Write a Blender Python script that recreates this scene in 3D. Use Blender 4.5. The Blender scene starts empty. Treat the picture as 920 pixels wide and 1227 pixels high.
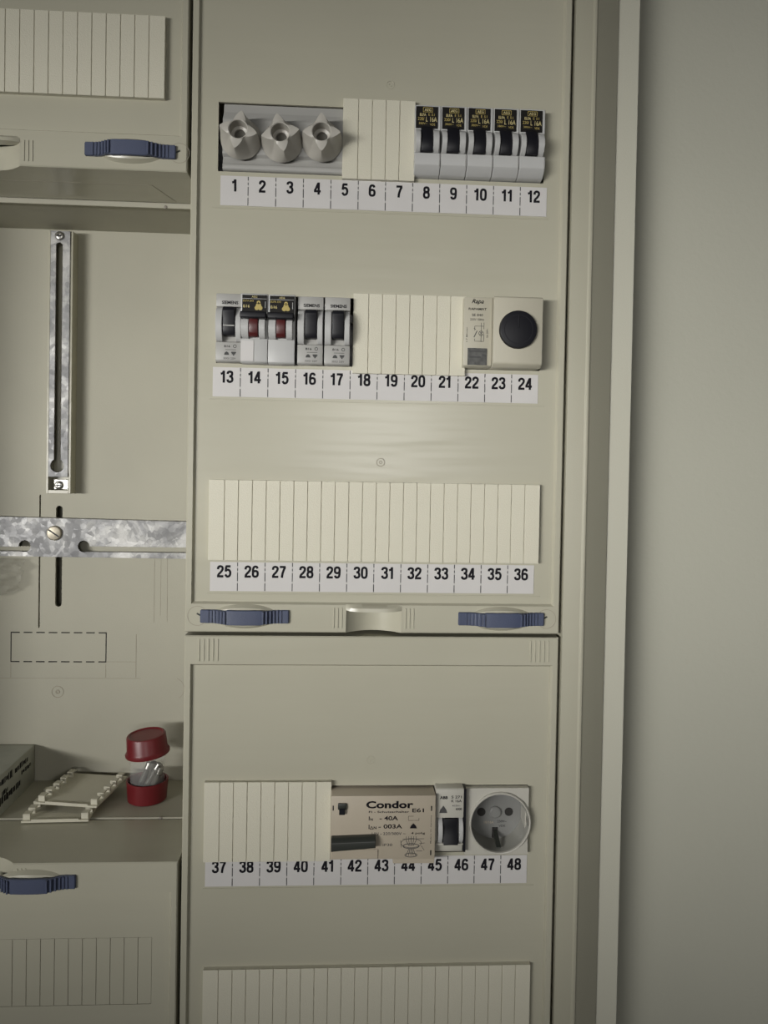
import bpy, bmesh, math, random
from mathutils import Matrix, Vector
random.seed(7)
PI = math.pi
C = bpy.context.scene.collection
SC = bpy.context.scene
ZO = 1650.0            # height of the drawing's origin above the floor, mm

def wv(x, y, z):       # millimetres -> world metres
    return Vector((x * .001, y * .001, (z + ZO) * .001))

# ------------------------------------------------------------------ camera
cam_d = bpy.data.cameras.new('camera')
cam = bpy.data.objects.new('camera', cam_d)
C.objects.link(cam)
SC.camera = cam
rx, ry, rz = -0.017652, -0.017960, -0.054199
def rot(ax, a): return Matrix.Rotation(a, 3, ax)
M = rot('Z', rz) @ rot('X', rx) @ rot('Y', ry)          # columns: right, forward, up
right, fwd, up = M.col[0], M.col[1], M.col[2]
cm = Matrix((right, up, -fwd)).transposed().to_4x4()
cm.translation = wv(-24.983, -505.694, -166.526)
cam.matrix_world = cm
cam_d.sensor_fit = 'HORIZONTAL'
cam_d.sensor_width = 36.0
cam_d.lens = 921.0 / 920.0 * 36.0
cam_d.shift_y = -39.5 / 920.0
cam_d.clip_start = 0.01
cam_d.clip_end = 50

# ------------------------------------------------------------------ light
world = bpy.data.worlds.new('world')
SC.world = world
world.use_nodes = True
wb = world.node_tree.nodes['Background']
wb.inputs[0].default_value = (0.90, 0.95, 1.0, 1)
wb.inputs[1].default_value = 0.03

def area(name, loc, target, sx, sy, power, col, spread=180):
    d = bpy.data.lights.new(name, 'AREA')
    d.shape = 'RECTANGLE'
    d.size, d.size_y, d.energy, d.color = sx, sy, power, col
    d.spread = math.radians(spread)
    o = bpy.data.objects.new(name, d)
    C.objects.link(o)
    o.location = loc
    o.rotation_euler = (target - loc).to_track_quat('-Z', 'Y').to_euler()
    return o
area('left_vignette_light', wv(-790, -1200, -174), wv(100, 0, -166), 1.1, .08, 1.92, (1.0, .985, .95), 41)  # unseen key light at left; long narrow beam shaped to imitate lens vignetting
area('room_lamp', wv(100, -2000, -62), wv(0, 0, -150), .34, .15, 4.5, (1.0, .98, .94))
SC.view_settings.view_transform = 'Standard'
SC.view_settings.look = 'None'
SC.view_settings.exposure = 0.0
SC.view_settings.gamma = 1.0
SC.view_settings.use_curve_mapping = False

# ------------------------------------------------------------------ materials
def mat(name, col, rough=.5, metal=0., noise=0., nscale=30., bump=0., bscale=200., spec=.5, stretch=(1, 1, 1),
        bump2=0., b2scale=8., b2stretch=(1, 1, 1), alpha=1., trans=0., col2=None):
    m = bpy.data.materials.new(name)
    m.use_nodes = True
    nt = m.node_tree
    b = nt.nodes['Principled BSDF']
    b.inputs['Base Color'].default_value = (*col, 1)
    b.inputs['Roughness'].default_value = rough
    b.inputs['Metallic'].default_value = metal
    b.inputs['Specular IOR Level'].default_value = spec
    b.inputs['Alpha'].default_value = alpha
    b.inputs['Transmission Weight'].default_value = trans
    tc = nt.nodes.new('ShaderNodeTexCoord')
    if noise > 0:
        mp = nt.nodes.new('ShaderNodeMapping')
        mp.inputs['Scale'].default_value = stretch
        nt.links.new(tc.outputs['Object'], mp.inputs[0])
        n = nt.nodes.new('ShaderNodeTexNoise')
        n.inputs['Scale'].default_value = nscale
        n.inputs['Detail'].default_value = 5
        nt.links.new(mp.outputs[0], n.inputs['Vector'])
        mx = nt.nodes.new('ShaderNodeMix')
        mx.data_type = 'RGBA'
        c2 = col2 or tuple(c * (1 - noise) for c in col)
        mx.inputs[6].default_value = (*col, 1)
        mx.inputs[7].default_value = (*c2, 1)
        rm = nt.nodes.new('ShaderNodeMapRange')
        rm.inputs[1].default_value = .35
        rm.inputs[2].default_value = .7
        nt.links.new(n.outputs[0], rm.inputs[0])
        nt.links.new(rm.outputs[0], mx.inputs[0])
        nt.links.new(mx.outputs[2], b.inputs['Base Color'])
    last = None
    for bs, sc, st, dist in ((bump, bscale, (1, 1, 1), .0004), (bump2, b2scale, b2stretch, .004)):
        if bs > 0:
            mp = nt.nodes.new('ShaderNodeMapping')
            mp.inputs['Scale'].default_value = st
            nt.links.new(tc.outputs['Object'], mp.inputs[0])
            n = nt.nodes.new('ShaderNodeTexNoise')
            n.inputs['Scale'].default_value = sc
            n.inputs['Detail'].default_value = 2
            nt.links.new(mp.outputs[0], n.inputs['Vector'])
            bp = nt.nodes.new('ShaderNodeBump')
            bp.inputs['Strength'].default_value = bs
            bp.inputs['Distance'].default_value = dist
            nt.links.new(n.outputs[0], bp.inputs['Height'])
            if last: nt.links.new(last.outputs[0], bp.inputs['Normal'])
            last = bp
    if last: nt.links.new(last.outputs[0], b.inputs['Normal'])
    return m

MAT = dict(
    cover=mat('cover_plastic', (.44, .423, .335), .27, spec=.5, noise=.05, nscale=9, bump=.04, bscale=900, bump2=.16, b2scale=30, b2stretch=(.25, 1, 2.2)),
    frame=mat('frame_paint', (.385, .37, .29), .45, noise=.05, nscale=12, bump=.2, bscale=1200),
    flange=mat('flange_paint', (.49, .48, .40), .5, bump=.2, bscale=1200),
    inner=mat('cabinet_inner_plastic', (.415, .40, .325), .6, spec=.25, noise=.07, nscale=14, bump=.2, bscale=900),
    blank=mat('blank_strip_plastic', (.61, .585, .475), .5, noise=.04, nscale=25, bump=.5, bscale=1800),
    dark=mat('hole_shade_black', (.02, .018, .016), .8),
    label=mat('label_card', (.56, .545, .53), .6, noise=.04, nscale=40),
    ink=mat('black_ink', (.010, .009, .012), .7, spec=.15),
    tick=mat('grey_ink', (.07, .07, .07), .7, spec=.2),
    fade=mat('faint_ink', (.22, .20, .17), .6),
    score=mat('scored_line_groove_shade', (.30, .275, .215), .6),  # brown for scored lines; on the lock ring it paints groove shade
    gold=mat('gold_ink', (.42, .33, .10), .5),
    palegold=mat('pale_gold_ink', (.55, .47, .22), .5),
    blue=mat('blue_latch_plastic', (.062, .076, .130), .5, noise=.12, nscale=60, bump=.3, bscale=1200),
    fuse=mat('fuse_ceramic_grey', (.36, .355, .335), .45, noise=.05, nscale=30),
    cap=mat('fuse_cap_ceramic', (.44, .42, .375), .38, noise=.06, nscale=60),
    glass=mat('sight_glass', (.12, .115, .10), .15),
    breaker=mat('breaker_white_plastic', (.46, .46, .45), .42, noise=.05, nscale=60),
    bgrey=mat('breaker_grey_plastic', (.36, .355, .335), .45, noise=.05, nscale=60),
    black=mat('black_plastic', (.008, .008, .011), .45, spec=.3),
    plate=mat('black_name_plate', (.010, .009, .008), .55, spec=.2),
    red=mat('red_toggle_plastic', (.075, .012, .012), .4),
    timer=mat('timer_beige_plastic', (.45, .425, .34), .45, noise=.04, nscale=60),
    window=mat('smoked_window', (.10, .10, .095), .25, noise=.5, nscale=300),
    rcd=mat('rcd_beige_plastic', (.44, .385, .30), .5, noise=.05, nscale=60),
    lever=mat('lever_dark_plastic', (.030, .033, .028), .38),
    sock=mat('socket_plastic', (.48, .465, .41), .35),
    dish=mat('socket_dish_plastic', (.22, .22, .21), .3, noise=.15, nscale=60),
    dishw=mat('socket_wall_plastic', (.33, .325, .29), .3),
    steel=mat('screw_steel', (.45, .44, .41), .32, metal=.9, noise=.3, nscale=300),
    brass=mat('old_screw_face', (.42, .38, .30), .45, metal=.6, noise=.3, nscale=300),
    redcap=mat('red_cap_plastic', (.15, .010, .014), .38, noise=.15, nscale=80),
    clear=mat('clear_film', (.8, .8, .78), .06, alpha=.09),
    film=mat('bag_film', (.40, .39, .33), .10, alpha=.30, bump2=.8, b2scale=60),
    card=mat('box_card', (.42, .43, .375), .6, noise=.15, nscale=60),
    wall=mat('wall_paint', (.43, .425, .355), .75, noise=.05, nscale=5, bump=.5, bscale=260),
    floor=mat('floor_screed', (.25, .24, .22), .7, noise=.2, nscale=6),
)
def zinc():
    m = mat('galvanised_zinc', (.5, .5, .5), .45, metal=.5)
    nt = m.node_tree; b = nt.nodes['Principled BSDF']
    tc = nt.nodes.new('ShaderNodeTexCoord')
    ns = nt.nodes.new('ShaderNodeTexNoise'); ns.inputs['Scale'].default_value = 30; ns.inputs['Detail'].default_value = 8; ns.inputs['Roughness'].default_value = .62; ns.inputs['Distortion'].default_value = .6
    nt.links.new(tc.outputs['Object'], ns.inputs['Vector'])
    vo = nt.nodes.new('ShaderNodeTexVoronoi'); vo.inputs['Scale'].default_value = 260
    nt.links.new(tc.outputs['Object'], vo.inputs['Vector'])
    sp = nt.nodes.new('ShaderNodeSeparateColor'); nt.links.new(vo.outputs['Color'], sp.inputs[0])
    mm = nt.nodes.new('ShaderNodeMath'); mm.operation = 'MULTIPLY_ADD'; mm.inputs[1].default_value = .10
    nt.links.new(sp.outputs[0], mm.inputs[0]); nt.links.new(ns.outputs[0], mm.inputs[2])
    cr = nt.nodes.new('ShaderNodeValToRGB')
    cr.color_ramp.elements[0].position = .36; cr.color_ramp.elements[0].color = (.15, .15, .155, 1)
    e = cr.color_ramp.elements.new(.54); e.color = (.24, .24, .24, 1)
    cr.color_ramp.elements[-1].position = .68; cr.color_ramp.elements[-1].color = (.46, .455, .44, 1)
    nt.links.new(mm.outputs[0], cr.inputs[0])
    nt.links.new(cr.outputs[0], b.inputs['Base Color'])
    mr = nt.nodes.new('ShaderNodeMapRange'); mr.inputs[3].default_value = .42; mr.inputs[4].default_value = .65
    nt.links.new(sp.outputs[1], mr.inputs[0]); nt.links.new(mr.outputs[0], b.inputs['Roughness'])
    bp = nt.nodes.new('ShaderNodeBump'); bp.inputs['Strength'].default_value = .5; bp.inputs['Distance'].default_value = .0008
    nt.links.new(sp.outputs[2], bp.inputs['Height']); nt.links.new(bp.outputs[0], b.inputs['Normal'])
    return m
MAT['zinc'] = zinc()

# ------------------------------------------------------------------ helpers
ORG = {}
def thing(name, label, cat, loc, group=None, kind=None):
    o = bpy.data.objects.new(name, None)
    C.objects.link(o)
    o.empty_display_size = .01
    o.location = wv(*loc)
    ORG[o] = Vector(loc)
    o['label'] = label; o['category'] = cat
    if group: o['group'] = group
    if kind: o['kind'] = kind
    return o
def tag(o, label, cat, group=None):
    o['label'] = label; o['category'] = cat
    if group: o['group'] = group
    return o
def link(name, me, parent=None, org=(0, 0, 0), label=None, kind=None):
    o = bpy.data.objects.new(name, me)
    C.objects.link(o)
    if parent is not None:
        o.parent = parent; ORG[o] = ORG[parent]
    else:
        o.location = wv(*org); ORG[o] = Vector(org)
    if label: o['label'] = label
    if kind: o['kind'] = kind
    return o

class MB:
    def __init__(s): s.bm = bmesh.new(); s.T = None
    def v(s, p):
        p = Vector(p)
        if s.T is not None: p = s.T @ p
        return s.bm.verts.new(p)
    def f(s, vs):
        try: return s.bm.faces.new(vs)
        except ValueError: return None
    def box(s, x0, x1, y0, y1, z0, z1):
        v = [s.v((x, y, z)) for x in (x0, x1) for y in (y0, y1) for z in (z0, z1)]
        for q in ((0, 1, 3, 2), (4, 6, 7, 5), (0, 4, 5, 1), (2, 3, 7, 6), (0, 2, 6, 4), (1, 5, 7, 3)):
            s.f([v[i] for i in q])
        return s
    def rings(s, R, closed=False, cap=True):
        V = [[s.v(p) for p in r] for r in R]
        n = len(V[0]); m = len(V)
        for i in range(m if closed else m - 1):
            a, b = V[i], V[(i + 1) % m]
            for j in range(n):
                s.f([a[j], a[(j + 1) % n], b[(j + 1) % n], b[j]])
        if cap and not closed:
            s.f(V[0]); s.f(V[-1])
        return s
    def px(s, prof, x0, x1):      # (y,z) profile pushed along x
        return s.rings([[(x, y, z) for y, z in prof] for x in (x0, x1)])
    def pz(s, prof, z0, z1):      # (x,y) profile pushed along z
        return s.rings([[(x, y, z) for x, y in prof] for z in (z0, z1)])
    def py(s, prof, y0, y1):      # (x,z) profile pushed along y
        return s.rings([[(x, y, z) for x, z in prof] for y in (y0, y1)])
    def ly(s, cx, cz, prof, n=40, cap=True):   # (r,y) about the y axis
        return s.rings([[(cx + r * math.cos(2 * PI * k / n), y, cz + r * math.sin(2 * PI * k / n)) for k in range(n)] for r, y in prof], cap=cap)
    def lz(s, cx, cy, prof, n=40, cap=True):   # (r,z) about the z axis
        return s.rings([[(cx + r * math.cos(2 * PI * k / n), cy + r * math.sin(2 * PI * k / n), z) for k in range(n)] for r, z in prof], cap=cap)
    def line(s, x0, z0, x1, z1, w, y, t=.06):
        d = Vector((x1 - x0, z1 - z0)); L = d.length or 1; d /= L; nx, nz = -d.y * w / 2, d.x * w / 2
        return s.py([(x0 + nx, z0 + nz), (x1 + nx, z1 + nz), (x1 - nx, z1 - nz), (x0 - nx, z0 - nz)], y - t, y)
    def ring(s, cx, cz, r, w, y, t=.06, n=32, a0=0, a1=2 * PI):
        full = abs(a1 - a0 - 2 * PI) < 1e-6
        R = []
        for k in range(n if full else n + 1):
            a = a0 + (a1 - a0) * k / n
            c, q = math.cos(a), math.sin(a)
            R.append([(cx + (r - w / 2) * c, y, cz + (r - w / 2) * q), (cx + (r + w / 2) * c, y, cz + (r + w / 2) * q),
                      (cx + (r + w / 2) * c, y - t, cz + (r + w / 2) * q), (cx + (r - w / 2) * c, y - t, cz + (r - w / 2) * q)])
        return s.rings(R, closed=full)
    def mesh(s, name, m, org, bevel=0., seg=1, smooth=True, ang=32):
        bm = s.bm
        bmesh.ops.recalc_face_normals(bm, faces=bm.faces)
        if bevel > 0:
            es = [e for e in bm.edges if len(e.link_faces) == 2 and e.calc_face_angle(0) > .45]
            bmesh.ops.bevel(bm, geom=es, offset=bevel, segments=seg, affect='EDGES', profile=.5, clamp_overlap=True)
        for v in bm.verts: v.co = (v.co - Vector(org)) * .001
        me = bpy.data.meshes.new(name)
        bm.to_mesh(me); bm.free()
        me.materials.append(m)
        if smooth:
            me.polygons.foreach_set('use_smooth', [True] * len(me.polygons))
            me.set_sharp_from_angle(angle=math.radians(ang))
        return me
    def build(s, name, m, parent=None, org=None, bevel=0., seg=1, smooth=True, label=None, kind=None, ang=32):
        o = ORG[parent] if parent is not None else Vector(org or (0, 0, 0))
        return link(name, s.mesh(name, MAT[m], o, bevel, seg, smooth, ang), parent, o, label, kind)

DG = bpy.context.evaluated_depsgraph_get
def eval_mesh(data):
    t = bpy.data.objects.new('tmp', data); C.objects.link(t)
    bpy.context.view_layer.update()
    me = bpy.data.meshes.new_from_object(t.evaluated_get(DG()))
    bpy.data.objects.remove(t)
    return me
TXT = {}
def glyphs(s, bold, ital=0.):
    k = (s, bold, ital)
    if k not in TXT:
        cu = bpy.data.curves.new('t', 'FONT'); cu.body = s; cu.size = 10; cu.offset = bold; cu.extrude = 0
        cu.shear = ital; cu.resolution_u = 3
        me = eval_mesh(cu)
        xs = [v.co.x for v in me.vertices]; ys = [v.co.y for v in me.vertices]
        TXT[k] = (me, min(xs), max(xs), min(ys), max(ys))
    return TXT[k]
TC = {}
def text(name, s, x0, x1, z0, z1, y, m, parent, bold=.12, ital=0., rotq=0, label=None):
    """lettering fitted into the rectangle x0..x1, z0..z1 on a front at depth y (rotq=1: reads upwards)"""
    me0, a, b, c, d = glyphs(s, bold, ital)
    key = (s, bold, ital, round(x1 - x0, 2), round(z1 - z0, 2), m, rotq)
    if key not in TC:
        bm = bmesh.new(); bm.from_mesh(me0)
        W, H = x1 - x0, z1 - z0
        for v in bm.verts:
            u, w = (v.co.x - a) / (b - a), (v.co.y - c) / (d - c)
            if rotq: u, w = 1 - w, u
            v.co = (u * W * .001, 0, w * H * .001)
        r = bmesh.ops.extrude_face_region(bm, geom=bm.faces[:])
        for g in r['geom']:
            if isinstance(g, bmesh.types.BMVert): g.co.y -= .00006
        bmesh.ops.recalc_face_normals(bm, faces=bm.faces)
        me = bpy.data.meshes.new('lettering'); bm.to_mesh(me); bm.free(); me.materials.append(MAT[m])
        TC[key] = me
    o = bpy.data.objects.new(name, TC[key]); C.objects.link(o)
    o.parent = parent; ORG[o] = ORG[parent]
    o.location = (Vector((x0, y, z0)) - ORG[parent]) * .001
    if label: o['label'] = label
    return o

def cutplate(name, m, outer, holes, y0, y1, parent=None, org=None, bevel=0.):
    """flat plate between y0 and y1 with true holes; polygons are lists of (x,z)"""
    cu = bpy.data.curves.new('p', 'CURVE'); cu.dimensions = '2D'; cu.fill_mode = 'FRONT'
    for poly in [outer] + holes:
        sp = cu.splines.new('POLY'); sp.points.add(len(poly) - 1); sp.use_cyclic_u = True
        for k, (x, z) in enumerate(poly): sp.points[k].co = (x, z, 0, 1)
    me = eval_mesh(cu)
    bm = bmesh.new(); bm.from_mesh(me)
    for v in bm.verts: v.co = (v.co.x, y1, v.co.y)
    bmesh.ops.remove_doubles(bm, verts=bm.verts, dist=.01)
    r = bmesh.ops.extrude_face_region(bm, geom=bm.faces[:])
    for g in r['geom']:
        if isinstance(g, bmesh.types.BMVert): g.co.y = y0
    q = MB(); q.bm.free(); q.bm = bm
    return q.build(name, m, parent, org, bevel=bevel)

def circ(cx, cz, r, n=28): return [(cx + r * math.cos(2 * PI * k / n), cz + r * math.sin(2 * PI * k / n)) for k in range(n)]
def rect(x0, x1, z0, z1): return [(x0, z0), (x1, z0), (x1, z1), (x0, z1)]
def stadium(cx, z0, z1, w, n=8):
    r = w / 2
    return [(cx + r * math.cos(PI * k / n), z1 - r + r * math.sin(PI * k / n)) for k in range(n + 1)] + \
           [(cx - r * math.cos(PI * k / n), z0 + r - r * math.sin(PI * k / n)) for k in range(n + 1)]

def dup(root, loc, label, group=None):
    r = root.copy(); C.objects.link(r); r.location = wv(*loc); ORG[r] = Vector(loc)
    r['label'] = label
    if group: r['group'] = group
    for ch in list(root.children):
        c = ch.copy(); C.objects.link(c); c.parent = r; ORG[c] = ORG[r]
        for g in list(ch.children):
            d = g.copy(); C.objects.link(d); d.parent = c; ORG[d] = ORG[r]
    return r

# ------------------------------------------------------------------ setting
WY = 41.0
o = cutplate('wall_back', 'wall', rect(-1500, 1500, -ZO, 900), [rect(-378, 150, -700, 210)], WY, WY + 120)
o['kind'] = 'structure'
o = MB().box(-1500, 1500, -2600, WY + 120, -ZO - 60, -ZO).build('floor', 'floor'); o['kind'] = 'structure'

# ------------------------------------------------------------------ cabinet carcass
XL, XR, ZB, ZT = -376., 124., -690., 200.
cab = thing('distribution_cabinet', 'beige metal distribution cabinet with raised side flange, open bay at left', 'cabinet', (-126, 135, -690))
prof = [(123.2, 56), (123.2, -2.5), (134.9, -2.5), (135.6, -3.4), (137.2, -3.4), (138.0, -2.2), (155.0, 6.4), (155.0, 11), (137, .5), (134.5, 0), (126, 0), (126, 56)]
MB().pz(prof, ZB, ZT).build('side_frame_profile', 'frame', cab, bevel=.35, seg=2)
MB().pz([(155, 7.8), (170, 7.8), (170, WY), (168, WY), (168, 11), (155, 11)], ZB - 20, ZT + 20).build('side_flange', 'flange', cab, bevel=.3, label='paler flat outer flange')
q = MB(); q.box(-398, 154.9, 9, 11, ZT, ZT + 20); q.box(-398, 154.9, 9, 11, ZB - 20, ZB); q.box(-398, XL - 2, 9, 11, ZB, ZT)
q.box(-398, -396, 11, WY, ZB - 20, ZT + 20); q.box(-396, 168, 11, WY, ZT + 18, ZT + 20); q.box(-396, 168, 11, WY, ZB - 20, ZB - 18)
q.build('rear_flange', 'flange', cab)
q = MB(); q.box(XL - 2, XL, 11, 147, ZB, ZT); q.box(126, 128, 56, 147, ZB, ZT); q.box(XL, 126, 11, 147, ZT - 2, ZT); q.box(XL, 126, 11, 147, ZB, ZB + 2)
q.box(XL, 126, 145, 147, ZB + 2, ZT - 2)
q.build('cabinet_shell', 'inner', cab)
MB().box(-126.2, -124.6, 60, 145, ZB + 2, ZT - 2).build('partition', 'inner', cab)
# back plate of the open bay
PX0, PX1 = XL, -126.4
cutplate('back_plate', 'inner', rect(PX0, PX1, -427, 24),
         [stadium(-252.4, -285.4, -203.7, 5.2), rect(-268.2, -267.0, -302.5, -195.2)], 127, 129.5, cab)
Y = 127.
q = MB()
for k in range(8):
    a = -289.4 + k * 9.9
    q.line(a if k else a, -306.4, min(a + 6.8, -214), -306.4, .9, Y); q.line(a, -330.1, min(a + 6.8, -214), -330.1, .9, Y)
q.line(-289.4, -306, -289.4, -330.5, .8, Y); q.line(-214.1, -306, -214.1, -330.5, .8, Y)
q.build('dashed_outline', 'ink', cab, label='black dashed rectangle printed on back plate')
q = MB()
q.line(-190.1, -307.4, -190, -343, .5, Y, .12); q.line(-214.2, -330, -190, -330, .3, Y, .12); q.line(-289.4, -332, -289.4, -343, .4, Y, .12)
q.line(-214.2, -332, -214.2, -343, .4, Y, .12); q.line(-300, -343.5, -186, -343.5, .3, Y, .12)
q.line(-176.2, -244, -176, -298, .35, Y, .12); q.line(-166, -240, -165.5, -297, .3, Y, .12); q.line(-171, -240, -171, -292, .25, Y, .12)
q.ring(-252.2, -354.6, 4.6, .5, Y, .2); q.ring(-252.2, -354.6, 1.3, 1.0, Y, .3, n=16)
q.ring(-160, -352, 9, .35, Y, .12, a0=-1.0, a1=1.2)
q.build('moulded_line', 'score', cab)
# crossbeam above, shelf below
q = MB(); q.box(PX0, PX1, 60, 62, 16.2, 23); q.box(PX0, PX1, 62, 127, 17.6, 19.4); q.box(PX0, PX1, 125.2, 127, 19, 26)
q.build('crossbeam', 'inner', cab, bevel=.3)
q = MB(); q.box(PX0, PX1, 60, 62, -430, -426.9); q.box(PX0, PX1, 62, 127, -428.8, -427)
q.build('shelf', 'inner', cab, bevel=.3)
MB().ly(-155.5, 17.0, [(1.2, 60.2), (1.2, 59.6), (.6, 59.3)], 14).build('rivet', 'fade', cab)
MB().ly(-153.5, -427.6, [(1.2, 60.2), (1.2, 59.6), (.6, 59.3)], 14).build('rivet', 'fade', cab)
MB().box(-134, -128, 58.4, 60, 19.6, 22).box(-134.6, -133.6, 58.3, 60, 19, 23).build('hinge_tab', 'inner', cab)
MB().box(-134.5, -128, 58.2, 60, -434.5, -430.5).build('hinge_tab', 'score', cab)
# DIN rails behind the modules
for zc in (43.8, -79.5, -204, -401.5, -525):
    q = MB().px([(34, zc - 17.5), (34, zc - 12), (41, zc - 12), (41, zc + 12), (34, zc + 12), (34, zc + 17.5), (35, zc + 17.5), (35, zc + 13), (42, zc + 13), (42, zc - 13), (35, zc - 13), (35, zc - 17.5)], -118, 118)
    q.build('mounting_rail', 'zinc', cab)

# ------------------------------------------------------------------ covers
def cover(name, label, x0, x1, z0, z1, holes, bt, bb, scoop=None):
    """moulded cover; bt / bb = flat band heights at top and bottom"""
    t = thing(name, label, 'cover', ((x0 + x1) / 2, 0, z0))
    m = 3.9; s = 1.3
    ix0, ix1, iz0, iz1 = x0 + m, x1 - m, z0 + bb, z1 - bt
    def L(a, b, c, d, y): return [(a, y, c), (b, y, c), (b, y, d), (a, y, d)]
    e = .7
    R = [L(x0, x1, z0, z1, 58), L(x0, x1, z0, z1, -2.5 + e), L(x0 + e, x1 - e, z0 + e, z1 - e, -2.5), L(ix0, ix1, iz0, iz1, -2.5),
         L(ix0 + s, ix1 - s, iz0 + s, iz1 - s, 0), L(ix0 + s, ix1 - s, iz0 + s, iz1 - s, 1.8),
         L(x0 + 2, x1 - 2, z0 + 2, z1 - 2, 1.8), L(x0 + 2, x1 - 2, z0 + 2, z1 - 2, 58)]
    q = MB(); q.rings(R, closed=True)
    fr = q.build('raised_border', 'cover', t)
    if scoop:
        for (sc, sgn) in scoop:
            # true cut for the finger scoop
            za, zb = (z0 - 3, z0 + 15.0) if sgn > 0 else (z1 - 15.0, z1 + 3)
            n = 16; hw = 18.2
            prof = [(sc - hw - 0, -8)] + [(sc - hw + 2 * hw * k / n, 9 * (1 - (2 * k / n - 1) ** 2) - 1.9) for k in range(n + 1)] + [(sc + hw, -8)]
            c = MB().pz(prof, za, zb); cm_ = c.mesh('cut', MAT['cover'], ORG[t])
            co = bpy.data.objects.new('cut', cm_); C.objects.link(co); co.location = t.location
            bo = fr.modifiers.new('b', 'BOOLEAN'); bo.object = co; bo.operation = 'DIFFERENCE'; bo.solver = 'EXACT'
            bpy.context.view_layer.update()
            nm = bpy.data.meshes.new_from_object(fr.evaluated_get(DG()))
            fr.modifiers.clear(); fr.data = nm
            nm.polygons.foreach_set('use_smooth', [True] * len(nm.polygons)); nm.set_sharp_from_angle(angle=math.radians(20))
            bpy.data.objects.remove(co)
            # scoop lining and hood
            zlo, zhi = (z0 + .3, z0 + 15.2) if sgn > 0 else (z1 - 15.2, z1 - .3)
            n = 20; R = []
            for k in range(n + 1):
                u = 2 * k / n - 1; x = sc + hw * u; y = 9 * (1 - u * u) - 2.0
                R.append([(x, y, zlo), (x, y, zhi), (x, y + 1.6, zhi), (x, y + 1.6, zlo)])
            g = MB().rings(R).build('finger_scoop', 'cover', t)
            R = []; zz = zhi if sgn > 0 else zlo
            for k in range(n + 1):
                u = 2 * k / n - 1; x = sc + (hw + .2) * u; b = (1 - u ** 4)
                yf = -2.6 - 3.4 * b
                R.append([(x, 1.5, zz + sgn * 3.6), (x, -2.4, zz + sgn * 3.6), (x, yf, zz + sgn * 1.4), (x, yf - .2, zz - sgn * (.4 + .5 * b)), (x, 1.5, zz - sgn * (.4 + .5 * b))])
            MB().rings(R).build('scoop_hood', 'cover', g)
            r = MB()
            for sg in (-1, 1):
                for k in range(3):
                    x = sc + sg * (21 + 2.6 * k); zc = z0 + 9.7 if sgn > 0 else z1 - 9.7
                    r.box(x - .45, x + .45, -2.95, -2.3, zc - 6.6, zc + 6.6)
            r.build('grip_rib', 'cover', t, bevel=.2, kind='stuff')
    # field with its openings
    xb = sorted({ix0 + s, ix1 - s, *[v for h in holes for v in h[:2]]}); zb = sorted({iz0 + s, iz1 - s, *[v for h in holes for v in h[2:]]})
    outer = rect(ix0 + s - .2, ix1 - s + .2, iz0 + s - .2, iz1 - s + .2)
    cutplate('front_panel', 'cover', outer, [rect(*h) for h in holes], 0, 1.8, t)
    return t

MCOL = 17.816
upper = cover('module_cover', 'tall beige module cover with three numbered rows, blue latches and finger scoop', -125.4, 120.9, -276.8, 165,
              [(-108.7, 104.6, 21.8, 66.3), (-108.0, 104.6, -102.0, -57.4), (-107, 101.5, -228, -180)], 20, 18.3, scoop=[(-2.8, 1)])
lower = cover('module_cover', 'lower beige module cover carrying the row numbered 37 to 48', -125.4, 120.9, -640, -279.2,
              [(-107, 102.6, -424.0, -378.8)], 18.6, 20)
lefttop = cover('module_cover', 'top left beige cover above the open bay, with ribbed blank strip', -374.4, -127.8, 19.5, 165, [], 20, 22.6, scoop=[(-251.1, 1)])
leftlow = cover('module_cover', 'bottom left beige cover below the shelf, with closed knock-out slats', -374.4, -127.8, -640, -427.6,
                [(-358.9, -144.4, -522.8, -478.4)], 20, 20, scoop=[(-251.1, -1)])

def rib_block(t, x0, n, z0, z1):
    r = MB()
    for k in range(n):
        x = x0 + k * 3.0
        r.box(x - .55, x + .55, -2.95, -2.3, z0, z1)
    r.build('moulded_rib', 'cover', t, bevel=.25, kind='stuff')
rib_block(lower, -116, 5, -295.8, -281.3)
rib_block(lower, 102, 5, -295.8, -281.3)

# underside seam lines of the upper left cover
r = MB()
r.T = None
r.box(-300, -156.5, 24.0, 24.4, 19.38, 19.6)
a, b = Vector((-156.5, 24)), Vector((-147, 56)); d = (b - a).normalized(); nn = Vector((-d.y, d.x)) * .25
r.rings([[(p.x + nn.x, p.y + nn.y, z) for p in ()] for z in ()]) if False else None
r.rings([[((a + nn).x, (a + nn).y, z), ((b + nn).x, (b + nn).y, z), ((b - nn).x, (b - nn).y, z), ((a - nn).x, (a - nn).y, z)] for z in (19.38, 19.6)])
r.build('seam_line', 'score', lefttop)

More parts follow.
